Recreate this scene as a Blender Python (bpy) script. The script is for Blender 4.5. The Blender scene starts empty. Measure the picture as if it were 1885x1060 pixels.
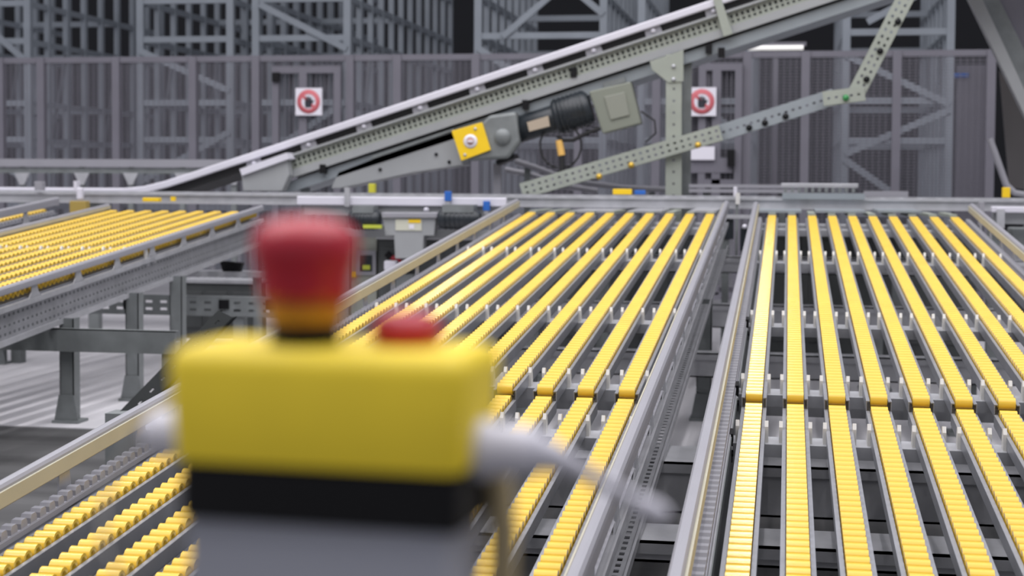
import bpy, bmesh, math, random
from mathutils import Vector, Matrix
random.seed(7)
S = bpy.context.scene
COL = S.collection
PI = math.pi
sin, cos = math.sin, math.cos

# ------------------------------------------------------------------ camera
FPX, EYE, PPY, CXP = 2840.0, 1.05, 454.0, 942.5
YAW, PITCH, ROLL = math.radians(10.0822), math.radians(2.5), .006
fw = Vector((-sin(YAW) * cos(PITCH), cos(YAW) * cos(PITCH), -sin(PITCH)))
r0 = Vector((cos(YAW), sin(YAW), 0))
u0 = r0.cross(fw)
rt = r0 * cos(ROLL) + u0 * sin(ROLL)
up = u0 * cos(ROLL) - r0 * sin(ROLL)
EYEP = Vector((0, 0, EYE))
cam_d = bpy.data.cameras.new('camera')
cam = bpy.data.objects.new('camera', cam_d)
COL.objects.link(cam)
m = Matrix((rt, up, -fw)).transposed().to_4x4()
m.translation = EYEP
cam.matrix_world = m
cam_d.sensor_width = 36
cam_d.lens = FPX / 1885 * 36
cam_d.shift_y = -(530 - PPY) / 1885
cam_d.clip_start = .02
cam_d.dof.use_dof = True
cam_d.dof.focus_distance = 3.55
cam_d.dof.aperture_fstop = 5.0
cam_d.dof.aperture_blades = 0
S.camera = cam

def at(px, py, y):
    """point of the photograph on the upright plane that stands y metres ahead"""
    d = fw * FPX + rt * (px - CXP) - up * (py - PPY)
    return EYEP + d * (y / d.y)
def proj(p):
    v = Vector(p) - EYEP
    z = v.dot(fw)
    return CXP + FPX * v.dot(rt) / z, PPY - FPX * v.dot(up) / z

# ------------------------------------------------------------------ world, lamps, exposure
S.view_settings.view_transform = 'Standard'
S.view_settings.look = 'None'
S.view_settings.exposure = 0
S.view_settings.gamma = 1
S.view_settings.use_curve_mapping = False
w = bpy.data.worlds.new('hall_light')
S.world = w
w.use_nodes = True
w.node_tree.nodes['Background'].inputs[0].default_value = (.90, .90, 1, 1)
w.node_tree.nodes['Background'].inputs[1].default_value = .44
def lamp(name, loc, sx, sy, power, colr=(1, .97, 1.0)):
    d = bpy.data.lights.new(name, 'AREA')
    d.shape = 'RECTANGLE'
    d.size, d.size_y, d.energy, d.color = sx, sy, power, colr
    o = bpy.data.objects.new(name, d)
    COL.objects.link(o)
    o.location = loc
    return o
for i in range(6):
    lamp('ceiling_lamp', (-8.02 + i * 2.6, 4.0, 7.2), .10, 12, 150)
lamp('overhead_fill', (-2.0, 4.0, 8.2), 13, 12, 950, (.98, .97, 1))  # added wide fill, softens the floor stripes like ceiling bounce

# ------------------------------------------------------------------ materials
MATS = {}
def mat(name, col, rough=.5, metal=0.0, var=0.0, scale=20.0, bump=0.0, stretch=(1, 1, 1), coat=0.0, spec=.5):
    if name in MATS:
        return MATS[name]
    mt = bpy.data.materials.new(name)
    mt.use_nodes = True
    nt = mt.node_tree
    b = nt.nodes['Principled BSDF']
    b.inputs['Base Color'].default_value = (*col, 1)
    b.inputs['Roughness'].default_value = rough
    b.inputs['Metallic'].default_value = metal
    b.inputs['Coat Weight'].default_value = coat
    b.inputs['Specular IOR Level'].default_value = spec
    if var or bump:
        tc = nt.nodes.new('ShaderNodeTexCoord')
        mp = nt.nodes.new('ShaderNodeMapping')
        mp.inputs['Scale'].default_value = stretch
        nz = nt.nodes.new('ShaderNodeTexNoise')
        nz.inputs['Scale'].default_value = scale
        nz.inputs['Detail'].default_value = 4
        nt.links.new(tc.outputs['Object'], mp.inputs[0])
        nt.links.new(mp.outputs[0], nz.inputs[0])
        if var:
            rp = nt.nodes.new('ShaderNodeValToRGB')
            rp.color_ramp.elements[0].position = .3
            rp.color_ramp.elements[1].position = .7
            rp.color_ramp.elements[0].color = (*[c * (1 - var) for c in col], 1)
            rp.color_ramp.elements[1].color = (*[min(1, c * (1 + var)) for c in col], 1)
            nt.links.new(nz.outputs[0], rp.inputs[0])
            nt.links.new(rp.outputs[0], b.inputs['Base Color'])
        if bump:
            bp = nt.nodes.new('ShaderNodeBump')
            bp.inputs['Strength'].default_value = bump
            bp.inputs['Distance'].default_value = .002
            nt.links.new(nz.outputs[0], bp.inputs['Height'])
            nt.links.new(bp.outputs[0], b.inputs['Normal'])
    MATS[name] = mt
    return mt
YEL = mat('yellow_roller_plastic', (.70, .465, .052), .14, var=.05, scale=9)
GALV = mat('galvanised_steel', (.44, .445, .465), .40, .35, .10, 14, .08)
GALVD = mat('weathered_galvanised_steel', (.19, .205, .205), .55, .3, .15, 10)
RAILG = mat('grey_track_steel', (.33, .34, .37), .4, .6, .08, 12)
ALU = mat('pale_grey_guard_plastic', (.275, .273, .298), .42, 0, .03, 6)
BEIGE = mat('beige_wear_strip', (.42, .40, .31), .45, 0, .05, 8)
CLIP = mat('ivory_clip_plastic', (.60, .59, .56), .45, 0, .05, 15)
STRIP = mat('grey_strip_plastic', (.31, .31, .34), .45, 0, .05, 10)
GREY = mat('grey_painted_steel', (.30, .31, .315), .45, 0, .05, 5)
GREEN = mat('green_grey_perforated_steel', (.31, .335, .29), .5, .1, .06, 6)
BLUEG = mat('blue_grey_steel', (.27, .30, .32), .45, .2, .06, 6)
WHITE = mat('white_guard_plastic', (.62, .61, .67), .4, 0, .03, 5)
DARK = mat('dark_motor_paint', (.015, .02, .025), .4, 0, .1, 8)
BLACK = mat('black_plastic', (.004, .004, .005), .5, 0, .05, 10, spec=.25)
RUBBER = mat('black_rubber', (.012, .012, .013), .7)
RED = mat('red_button_plastic', (.42, .012, .030), .35, 0, .03, 10)
LIDY = mat('yellow_enclosure_plastic', (.80, .60, .02), .5, 0, .03, 40, .05)
COLLAR = mat('amber_collar_plastic', (.55, .24, .01), .4)
SIGNY = mat('yellow_guard_paint', (.85, .56, .01), .45, 0, .03, 8)
TAN = mat('tan_cable_sheath', (.45, .36, .20), .6)
BLUE = mat('blue_sensor_plastic', (.02, .12, .45), .4)
SIGNW = mat('white_sign_board', (.72, .70, .76), .5)
SIGNR = mat('red_sign_print', (.56, .13, .15), .5)
SIGNK = mat('black_sign_print', (.02, .02, .03), .5)
NAMEP = mat('tan_name_plate', (.40, .33, .25), .5)
RACK = mat('blue_grey_rack_steel', (.225, .25, .28), .45, .2, .08, 3)
RACKD = mat('dull_rack_steel', (.09, .10, .115), .5, .2, .1, 3)
FENCE = mat('lilac_grey_fence_paint', (.145, .14, .165), .5, 0, .05, 4)
CONC = mat('pale_concrete_floor', (.55, .54, .56), .55, 0, .06, 1.3, .02)
DFLOOR = mat('shade_dark_floor', (.058, .058, .058), .5, 0, .5, 2.0, .05, (.25, 2.2, 1))  # shade over the near floor put into the colour, streaked by noise
WALLM = mat('dark_far_wall', (.02, .021, .024), .9)

# ------------------------------------------------------------------ mesh builder
class MB:
    def __init__(s):
        s.v, s.f, s.sm = [], [], []
    def add(s, vs, fs, smooth=False):
        n = len(s.v)
        s.v += [tuple(p) for p in vs]
        for f in fs:
            s.f.append([n + i for i in f]); s.sm.append(smooth)
    def quad(s, a, b, c, d):
        s.add((a, b, c, d), ((0, 1, 2, 3),))
    def box(s, x0, x1, y0, y1, z0, z1, fn=None):
        vs = [(x, y, z) for z in (z0, z1) for y in (y0, y1) for x in (x0, x1)]
        if fn: vs = [fn(*p) for p in vs]
        s.add(vs, ((0, 2, 3, 1), (4, 5, 7, 6), (0, 1, 5, 4), (2, 6, 7, 3), (0, 4, 6, 2), (1, 3, 7, 5)))
        return s
    def bar(s, p, q, a, b, upv=(0, 0, 1)):
        """rectangular bar from p to q: a across, b along the up side"""
        p, q = Vector(p), Vector(q)
        d = (q - p).normalized()
        u = Vector(upv)
        if abs(d.dot(u)) > .98: u = Vector((0, 1, 0))
        sx = d.cross(u).normalized() * a / 2
        sz = sx.cross(d).normalized() * b / 2
        vs = [c + i * sx + j * sz for c in (p, q) for j in (-1, 1) for i in (-1, 1)]
        s.add(vs, ((0, 1, 3, 2), (4, 6, 7, 5), (0, 4, 5, 1), (2, 3, 7, 6), (0, 2, 6, 4), (1, 5, 7, 3)))
        return s
    def tube(s, pts, r, n=8, caps=True):
        pts = [Vector(p) for p in pts]
        rings = []
        prev = None
        for i, p in enumerate(pts):
            d = (pts[min(i + 1, len(pts) - 1)] - pts[max(i - 1, 0)]).normalized()
            if prev is None:
                a = d.cross(Vector((0, 0, 1)))
                if a.length < .05: a = d.cross(Vector((0, 1, 0)))
            else:
                a = prev - d * prev.dot(d)
            a.normalize(); prev = a
            b = d.cross(a)
            rr = r[i] if isinstance(r, (list, tuple)) else r
            rings.append([p + (a * cos(2 * PI * k / n) + b * sin(2 * PI * k / n)) * rr for k in range(n)])
        vs = [p for g in rings for p in g]
        fs = [(i * n + k, i * n + (k + 1) % n, (i + 1) * n + (k + 1) % n, (i + 1) * n + k) for i in range(len(pts) - 1) for k in range(n)]
        s.add(vs, fs, True)
        if caps:
            s.add(rings[0], (tuple(range(n))[::-1],)); s.add(rings[-1], (tuple(range(n)),))
        return s
    def lathe(s, prof, fn, n=24):
        """prof: (radius, height) list; fn maps (x, y, h)"""
        vs = [fn(r * cos(2 * PI * k / n), r * sin(2 * PI * k / n), h) for r, h in prof for k in range(n)]
        fs = [(i * n + k, i * n + (k + 1) % n, (i + 1) * n + (k + 1) % n, (i + 1) * n + k) for i in range(len(prof) - 1) for k in range(n)]
        s.add(vs, fs, True)
        return s
    def prism(s, poly, fn, d0, d1):
        n = len(poly)
        vs = [fn(a, b, d0) for a, b in poly] + [fn(a, b, d1) for a, b in poly]
        s.add(vs, [tuple(range(n))[::-1], tuple(range(n, 2 * n))] + [(i, (i + 1) % n, n + (i + 1) % n, n + i) for i in range(n)])
        return s
    def perf(s, fn, length, bands, pitch=.02, hole=.009, u0=0.0):
        """sheet with real holes; bands: (height, holed) stacked along v; fn(u, v)"""
        v = 0.0
        for h, holed in bands:
            if not holed:
                s.quad(fn(u0, v), fn(u0 + length, v), fn(u0 + length, v + h), fn(u0, v + h))
            else:
                k = int(length / pitch)
                for i in range(k + 1):
                    a = u0 + i * pitch
                    b = min(a + pitch - hole, u0 + length)
                    if b > a:
                        s.quad(fn(a, v), fn(b, v), fn(b, v + h), fn(a, v + h))
            v += h
        return s
    def build(s, name, material, parent=None, bevel=0.0, kind=None, label=None, thick=0.0, flip=True):
        me = bpy.data.meshes.new(name)
        me.from_pydata(s.v, [], s.f)
        me.polygons.foreach_set('use_smooth', s.sm)
        me.materials.append(material)
        if flip:
            b = bmesh.new(); b.from_mesh(me)
            if not thick: bmesh.ops.recalc_face_normals(b, faces=b.faces)
            b.to_mesh(me); b.free()
        o = bpy.data.objects.new(name, me)
        COL.objects.link(o)
        if parent is not None:
            o.parent = parent
            if parent.type == 'EMPTY':
                o.location = -parent.location
        if thick:
            md = o.modifiers.new('sheet', 'SOLIDIFY'); md.thickness = thick; md.offset = 0
        if bevel:
            md = o.modifiers.new('edge', 'BEVEL'); md.width = bevel; md.segments = 2
            md.limit_method = 'ANGLE'
        if kind: o['kind'] = kind
        if label: o['label'] = label
        return o
def tag(o, label, cat, group=None):
    o['label'] = label; o['category'] = cat
    if group: o['group'] = group
    return o
def thing(name, loc, label, cat, group=None):
    o = bpy.data.objects.new(name, None)
    o.empty_display_size = .1
    COL.objects.link(o)
    o.location = loc
    return tag(o, label, cat, group)
def inst(src, name, loc, parent):
    o = bpy.data.objects.new(name, src)
    COL.objects.link(o)
    o.parent = parent
    o.location = Vector(loc) - (parent.location if parent.type == 'EMPTY' else Vector((0, 0, 0)))
    return o
def struct(o):
    o['kind'] = 'structure'
    return o
def Box(*a):
    return MB().box(*a)

# ------------------------------------------------------------------ the hall
struct(MB().box(-30, 16, 6.0, 30, -.1, 0).build('floor', CONC))
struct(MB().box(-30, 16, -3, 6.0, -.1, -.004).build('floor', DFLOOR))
struct(MB().box(-30, 16, 29.9, 30.1, 0, 10).build('wall_back', WALLM))

# ------------------------------------------------------------------ roller conveyors
ROLLER_R, ROLLER_H, PITCH_R = .0169, .0215, .0397
def roller_mesh(r=ROLLER_R, h=ROLLER_H, n=12, hub=True):
    b = MB()
    F = lambda x, y, z: (z, x, y)
    if hub:
        b.lathe([(r, -h), (r, h)], F, n)
        for s in (-1, 1):
            c = MB().lathe([(r, s * h), (r * .62, s * h)], F, n)
            c.lathe([(r * .62, s * h), (r * .3, s * (h - .004))], F, n)
            b.add(c.v, c.f)
            b.add([F(r * .3 * cos(2 * PI * k / 6), r * .3 * sin(2 * PI * k / 6), s * (h - .004)) for k in range(6)], (tuple(range(6)),))
    else:
        b.lathe([(r, -h), (r, h)], F, n)
        for s in (-1, 1):
            b.add([F(r * cos(2 * PI * k / n), r * sin(2 * PI * k / n), s * h) for k in range(n)], (tuple(range(n)),))
    return b
def mesh_of(b, name, material):
    o = b.build(name, material)
    me = o.data
    bpy.data.objects.remove(o)
    return me
ROLLER_ME = mesh_of(roller_mesh(), 'roller', YEL)

def conveyor(name, label, group, xs, v0, vj, v1, z0, slope, left_strip, right_strip, bars, near_bars, n_single, sides=('left', 'right'), leg_v=(), guide_n=0, gz=(.022, .072), edge=0.0, open_end=False, low_bars=()):
    th = math.atan(slope)
    def L(x, v, w):
        return Vector((x, v * cos(th) - w * sin(th), z0 + v * sin(th) + w * cos(th)))
    DROP = -.026
    xa, xb = xs[0], xs[-1]
    base = L((xa + xb) / 2, vj or (v0 + 1), -.2)
    base.z = 0
    T = thing(name, base, label, 'conveyor', group)
    secs = [(vj, v1, 0.0)] + ([(v0, vj - .002, DROP)] if vj else [])
    if not vj: secs = [(v0, v1, 0.0)]
    spots = []
    for x in xs:
        for a, b, w in secs:
            t = MB()
            for s in (-1, 1):
                if open_end and x == xs[-1] and s > 0:
                    t.box(x + .0303, x + .0327, a, b, w - .046, w - .040, L)
                    continue
                t.box(x + s * .0315 - .0012, x + s * .0315 + .0012, a, b, w - .046, w - .016, L)
                t.box(x + s * .0275 - .004, x + s * .0275 + .004, a, b, w - .018, w - .0155, L)
            t.box(x - .0315, x + .0315, a, b, w - .049, w - .046, L)
            tr = t.build('roller_track', RAILG, T)
            k = int((b - a - .02) / PITCH_R)
            for i in range(k + 1):
                v = (a + .019 + i * PITCH_R) if w == 0 else (b - .017 - i * PITCH_R)
                p = L(x, v, w - ROLLER_R)
                spots.append((v, p, tr))
    # the rollers that show largest are single pieces, the far ones are joined per track
    inview = []
    for q in spots:
        px, py = proj(q[1])
        behind_box = 318 < px < 880 and py > 640
        if -20 < px < 1905 and py < 1085 and not behind_box:
            inview.append(q)
    inview.sort(key=lambda q: q[0])
    near = set(id(q) for q in inview[:n_single])
    far = {}
    for q in spots:
        if id(q) in near:
            inst(ROLLER_ME, 'roller', q[1], q[2]).location = q[1]
        else:
            far.setdefault(q[2].name, (q[2], []))[1].append(q[1])
    for tr, ps in far.values():
        b = MB()
        rm = roller_mesh(n=12, hub=False)
        for p in ps:
            n = len(b.v)
            b.v += [(x + p.x, y + p.y, z + p.z) for x, y, z in rm.v]
            b.f += [[n + i for i in f] for f in rm.f]
            b.sm += rm.sm
        b.build('far_rollers', YEL, tr, kind='stuff')
    # cross bars carrying the tracks, with a clip either side of every track
    clip_b = MB().prism([(-.017, -.060), (.017, -.060), (.015, -.02), (.008, .004), (-.004, .008), (-.013, -.006)],
                        lambda a, b, d: (d, a * cos(th) - b * sin(th), a * sin(th) + b * cos(th)), -.0045, .0045)
    clip_me = mesh_of(clip_b, 'clip', CLIP)
    for v, w, clips in [(v, 0.0, c) for v, c in bars] + [(v, DROP, c) for v, c in near_bars] + [(v, -.09, False) for v in low_bars]:
        b = MB()
        x0, x1 = xa - .06, xb + .06
        b.box(x0, x1, v - .03, v + .046, w - .054, w - .0495, L)
        b.box(x0, x1, v - .033, v - .028, w - .082, w - .0495, L)
        b.box(x0, x1, v + .044, v + .048, w - .082, w - .0495, L)
        b.build('cross_bar', GALV, T)
        if clips:
            for x in xs:
                for s in (-1, 1):
                    inst(clip_me, 'clip', L(x + s * .0360, v, w - .004), T)
    # side channels, guards and guide strips
    for side in sides:
        s = -1 if side == 'left' else 1
        xe = xa if s < 0 else xb
        X = lambda o: xe + s * (o + edge)
        c = MB()
        Lg = v1 - v0
        c.perf(lambda u, v: L(X(.052), u, -.2 + v), Lg, [(.022, 0), (.012, 1), (.022, 0), (.010, 1), (.030, 0), (.012, 1), (.042, 0)], .0385, .014, v0)
        c.perf(lambda u, v: L(X(.052 + v), u, -.05), Lg, [(.015, 0), (.010, 1), (.020, 0)], .0385, .012, v0)
        c.perf(lambda u, v: L(X(.052 + v), u, -.2), Lg, [(.012, 0), (.012, 1), (.021, 0)], .0385, .02, v0)
        for wa, wb in ((-.2, -.178), (-.068, -.048)):
            c.box(.0955, .0995, v0, v1, wa, wb, lambda a, b2, c2: L(X(a), b2, c2))
        c.build('side_channel', GALV, T, thick=.003)
        MB().box(.0485, .0505, v0, v1, -.198, -.055, lambda a, b2, c2: L(X(a), b2, c2)).build('hole_backing', GALVD, T)  # added backing sheet, stops floor light so the holes look dark
        g = MB()
        g0, g1 = gz
        prof = [(.072, g0 + .006), (.076, g0 + .006), (.076, g1 - .008), (.080, g1 - .002), (.090, g1), (.097, g1 - .002), (.102, g1 - .008), (.103, g1 - .018), (.103, g0 + .004), (.098, g0), (.078, g0), (.072, g0 + .004)]
        g.prism(prof, lambda a, b, d: L(X(a), d, b), v0, v1)
        gr = g.build('guard_rail', ALU, T)
        MB().box(.0705, .0765, 0, 1, g0 + .006, g1 - .013, lambda a, b, c2: L(X(a), v0 + b * (v1 - v0), c2)).build('wear_strip', BEIGE, gr, label='beige wear strip on the inner face')
        v = v1 - .40
        bb = None
        while v > v0 + .1:
            br = MB()
            br.prism([(-.055, -.05), (.055, -.05), (.030, -.028), (.022, g0 + .004), (-.022, g0 + .004), (-.030, -.028)], lambda a, b2, d: L(X(d), v + a, b2), .088, .092)
            br.box(.056, .092, v - .05, v + .05, -.052, -.047, lambda a, b2, c2: L(X(a), b2, c2))
            br.build('bracket', GALV, gr)
            v -= .4
        if (s < 0 and left_strip) or (s > 0 and right_strip):
            st = MB()
            st.perf(lambda u, v: L(X(.054 + v), u, -.028), Lg, [(.004, 0), (.020, 0), (.006, 1), (.006, 0)], PITCH_R, .014, v0)
            st.quad(L(X(.054), v0, -.029), L(X(.054), v1, -.029), L(X(.054), v1, -.04), L(X(.054), v0, -.04))
            so = st.build('guide_strip', STRIP, T, thick=.002)
            tb = MB().prism([(-.013, -.010), (.013, -.010), (.013, .002), (.008, .009), (-.008, .009), (-.013, .002)],
                            lambda a, b2, d: (d, a * cos(th) - b2 * sin(th), a * sin(th) + b2 * cos(th)), -.011, .011)
            me = mesh_of(tb, 'guide_block', STRIP)
            n = int(Lg / PITCH_R)
            fb = MB()
            cnt = 0
            for i in range(n):
                v = v0 + (i + .5) * PITCH_R
                p = L(X(.066), v, -.018)
                px, py = proj(p)
                if cnt < guide_n and -10 < px < 1895 and py < 1075:
                    inst(me, 'guide_block', p, so).location = p; cnt += 1
                else:
                    n0 = len(fb.v)
                    fb.v += [(a + p.x, b2 + p.y, c2 + p.z) for a, b2, c2 in tb.v]
                    fb.f += [[n0 + k for k in f] for f in tb.f]
                    fb.sm += tb.sm
            if fb.v:
                fb.build('far_guide_blocks', STRIP, so, kind='stuff')
    for v, sides_l in leg_v:
        for s in sides_l:
            x = (xa - .07) if s < 0 else (xb + .07)
            p = L(x, v, -.2)
            lg = MB()
            lg.box(x - .032, x + .032, p.y - .03, p.y - .026, .012, p.z + .02)
            lg.box(x - .032, x - .028, p.y - .03, p.y + .03, .012, p.z + .02)
            lg.box(x + .028, x + .032, p.y - .03, p.y + .03, .012, p.z + .02)
            lo = lg.build('leg', GALVD, T)
            ft = MB().box(x - .06, x + .06, p.y - .05, p.y + .05, 0, .012)
            ft.prism([(-.055, .012), (.055, .012), (.034, .12), (-.034, .12)], lambda a, b2, d: (x + a, p.y + d, b2), -.036, -.031)
            ft.build('foot', GALVD, lo)
    return T, L

ZP, SL = .15, .0831
XR = [-.078 + .1075 * k for k in range(10)]
XM = [-1.42 + .1115 * k for k in range(10)]
XL = [-3.95 + .1085 * k for k in range(9)]
XLL = [-5.06 + .1085 * k for k in range(7)]
bars = [(8.60, False), (8.36, False), (7.05, True), (5.42, True), (4.35, True)]
RC, LR = conveyor('roller_conveyor', 'roller conveyor on the right with yellow tracks running nearly straight away from the viewer', 'roller conveyors', XR, 2.2, 4.13, 8.62, ZP, SL, True, True, bars, [(3.905, True), (2.55, False)], 300, guide_n=70, low_bars=(4.62,))
MC, LM = conveyor('roller_conveyor', 'middle roller conveyor of yellow tracks passing behind the yellow stop button box', 'roller conveyors', XM, 2.2, 4.13, 8.66, ZP, SL, True, True, bars, [(3.905, True), (2.55, False)], 300, guide_n=60, low_bars=(4.62,), leg_v=((6.79, (1,)),))
LC, LLn = conveyor('roller_conveyor', 'roller conveyor at far left behind the red button, rollers showing through side slots', 'roller conveyors', XL, 4.6, None, 8.7, .076, .09, True, False, [(8.6, False), (7.05, True), (5.42, True)], [], 120, leg_v=((6.15, (1,)), (6.82, (1,)), (7.35, (1,)), (6.15, (-1,))), gz=(.000, .034), edge=-.043, open_end=True)
conveyor('roller_conveyor', 'outermost roller conveyor cut off by the left picture edge, only a corner showing', 'roller conveyors', XLL, 5.6, None, 8.7, .076, .09, False, True, [(8.6, False), (7.05, False)], [], 0, leg_v=((8.0, (1,)),))

for v, w in ((4.02, -.10), (3.62, -.13), (4.75, -.12), (5.6, -.12)):
    p = LM(XM[-1] + .056, v, w)
    MB().lathe([(0, .012), (.009, .010), (.011, .004), (.015, .003), (.015, 0)], lambda a, b, h: Vector((p.x + h, p.y + a, p.z + b)), 10).build('bolt', GALV, MC)
for v, w in ((4.33, 0), (3.885, -.026), (5.40, 0)):
    MB().box(XR[0] - .060, XR[0] - .046, v - .03, v + .03, w - .095, w - .022, LR).box(XR[0] - .064, XR[0] - .044, v - .045, v + .02, w - .075, w - .068, LR).build('clamp', BLACK, RC)
    p = LR(XR[0] - .053, v - .036, w - .06)
    MB().lathe([(0, .010), (.007, .008), (.008, 0)], lambda a, b, h: Vector((p.x + a, p.y + b, p.z + h)), 8).build('bolt', GALV, RC)

# beams and legs that carry the two nearer conveyors
def zb(y, w): return LM(0, y, w).z
def support(y, top_w, h, x0, x1, label, legs, d=.10, zt=None):
    z = zt or zb(y, top_w)
    T = thing('understructure', ((x0 + x1) / 2, y, 0), label, 'structure', 'cross frames under the conveyors')
    b = MB()
    b.box(x0, x1, y - d, y + d, z - .006, z)
    b.box(x0, x1, y - d, y - d + .006, z - .03, z)
    b.box(x0, x1, y - d + .006, y - d + .012, z - h, z - .006)
    b.box(x0, x1, y - d + .006, y - d + .05, z - h, z - h + .006)
    b.build('beam', GALV, T)
    for x in legs:
        lg = MB().box(x - .035, x + .035, y - .03, y + .03, .01, z - .006)
        lo = lg.build('leg', GALVD, T)
        MB().box(x - .08, x + .08, y - .07, y + .07, 0, .012).prism([(-.07, .012), (.07, .012), (.037, .12), (-.037, .12)], lambda a, b2, dd: (x + a, y + dd, b2), -.04, -.034).build('foot', GALVD, lo)
support(3.56, -.213, .05, -1.5, 1.1, 'nearest galvanised cross frame under the right conveyor, low in the photo', (), d=.09)
support(4.28, -.215, .14, -1.6, 1.2, 'galvanised cross frame with a bright top under the joint of the yellow tracks', (), d=.13)
support(6.62, 0, .105, -1.6, 1.3, 'dark cross frame near the floor, halfway along the middle and right conveyors', (-1.1, .75), d=.05, zt=.318)
support(7.95, 0, .12, -1.6, 1.3, 'dark low cross frame under the back third of the conveyors', (-1.3, .45), d=.05, zt=.42)
support(8.55, 0, .09, -1.7, 1.4, 'far cross frame under the distant ends of the yellow tracks', (-1.0, .6), d=.05, zt=.635)

# ------------------------------------------------------------------ emergency stop box, close to the lens
def EB(x, y, z):            # box frame: x right, y away, z up, origin under the front face centre of the lid
    a = math.radians(-4)
    return Vector((-.168 + x * cos(a) - y * sin(a), .534 + x * sin(a) + y * cos(a), .944 + z))
EO = EB(0, .03, 0)
ST = thing('emergency_stop_box', (EO.x, EO.y, 0), 'blurred yellow emergency stop box with red mushroom button in the near foreground', 'control box')
def loft(sections, fn):
    b = MB()
    def ring(hx0, hx1, y0, y1, z, r):
        pts = []
        for cx, cy, a0 in ((hx1 - r, y1 - r, 0), (hx0 + r, y1 - r, 90), (hx0 + r, y0 + r, 180), (hx1 - r, y0 + r, 270)):
            for k in range(4):
                t = math.radians(a0 + 30 * k)
                pts.append(fn(cx + r * cos(t), cy + r * sin(t), z))
        return pts
    rs = [ring(*q) for q in sections]
    n = len(rs[0])
    vs = [p for g in rs for p in g]
    fs = [(i * n + k, i * n + (k + 1) % n, (i + 1) * n + (k + 1) % n, (i + 1) * n + k) for i in range(len(rs) - 1) for k in range(n)]
    b.add(vs, fs, True)
    b.add(rs[0], (tuple(range(n)),)); b.add(rs[-1], (tuple(range(n)),))
    return b
HB = .0560
loft([(-.0560, .0550, 0, .055, .001, .006), (-.0585, .0570, -.001, .056, .036, .007), (-.058, .0565, .001, .055, .0405, .007), (-.055, .0535, .004, .052, .0430, .006)], EB).build('lid', LIDY, ST)
loft([(-.054, .054, .0005, .0545, -.0205, .005), (-.054, .054, .0005, .0545, -.0005, .005)], EB).build('base', BLACK, ST)
sd = MB()
sd.prism([(-.05, 0), (.05, 0), (.05, .045), (.044, .05), (-.044, .05), (-.05, .045)], lambda a, b2, d: EB(a, .003 + b2, d), -.930, -.021)
sd.build('stand', mat('blue_grey_stand', (.36, .37, .42), .5, 0, .05, 6), ST)
MB().box(-.11, .11, -.08, .13, -.944, -.930, EB).build('stand_plate', GREY, ST)
bx, by = -.0135, .027
def LB(x, y, z): return EB(bx + x, by + y, .043 + z)
bt = MB().lathe([(.0, .0485), (.007, .0482), (.013, .0470), (.0178, .0445), (.0200, .0402), (.0203, .0360), (.0194, .0325), (.0180, .027), (.0172, .021), (.0166, .0165), (.0, .0165)], LB, 32)
b_o = bt.build('stop_button', RED, ST, label='red mushroom push button')
MB().lathe([(.0, .017), (.0150, .017), (.0142, .0085), (.0, .0085)], LB, 28).build('collar', COLLAR, b_o, label='amber ring under the red mushroom')
MB().lathe([(.0, .009), (.0130, .009), (.0134, .0), (.0, .0)], LB, 28).build('button_base', BLACK, b_o, label='black threaded ring')
MB().lathe([(.0, .0125), (.007, .0122), (.0115, .0105), (.0135, .0070), (.0125, .0), (.0, .0)], lambda x, y, z: EB(.0235 + x, .038 + y, .043 + z), 24).build('indicator_cap', RED, ST, label='small low red cap')
for s, ln in ((1, 'right'), (-1, 'left')):
    gx = .055
    g = MB()
    F = lambda x, y, h, s=s: EB(s * (gx + h), .028 + x, .006 + y)
    g.lathe([(.0, -.002), (.0115, -.002), (.0115, .004), (.0098, .005), (.0098, .018), (.0088, .020), (.0075, .024), (.0, .024)], F, 16)
    go = g.build('cable_gland', WHITE, ST)
    if s > 0:
        pts = [EB(gx + .02, .028, .006), EB(gx + .028, .030, .004), EB(gx + .036, .036, -.001), EB(gx + .046, .044, -.008), EB(gx + .056, .052, -.016)]
        rr = [.0075, .006, .0035, .0028, .0028]
        MB().tube([pts[-1], pts[-1] + Vector((.004, .003, -.003)), pts[-1] + Vector((.009, .006, -.006))], [.004, .005, .004], 10).build('plug', WHITE, ST)
    else:
        pts = [EB(-gx - .02, .028, .006), EB(-gx - .027, .026, .004), EB(-gx - .031, .018, -.002), EB(-gx - .029, .002, -.014), EB(-gx - .021, -.015, -.028), EB(-gx - .005, -.025, -.042), EB(-.03, -.03, -.075), EB(-.02, -.02, -.3), EB(-.01, .0, -.60), EB(-.01, -.03, -.935)]
        rr = [.005, .0030] + [.0010] * 8
    MB().tube(pts, rr, 10).build('cable', WHITE if s > 0 else mat('grey_cable', (.15, .145, .14), .5), ST)
tc = [EB(.058, .045, -.008), EB(.0590, .05, -.03), EB(.0575, .055, -.06), EB(.0560, .06, -.12), EB(.052, .062, -.30), EB(.05, .064, -.60), EB(.04, .07, -.935)]
MB().tube([EB(.052, .04, .002)] + tc, .0055, 10).build('tan_cable', TAN, ST, label='tan cable hanging down the right side')

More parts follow.
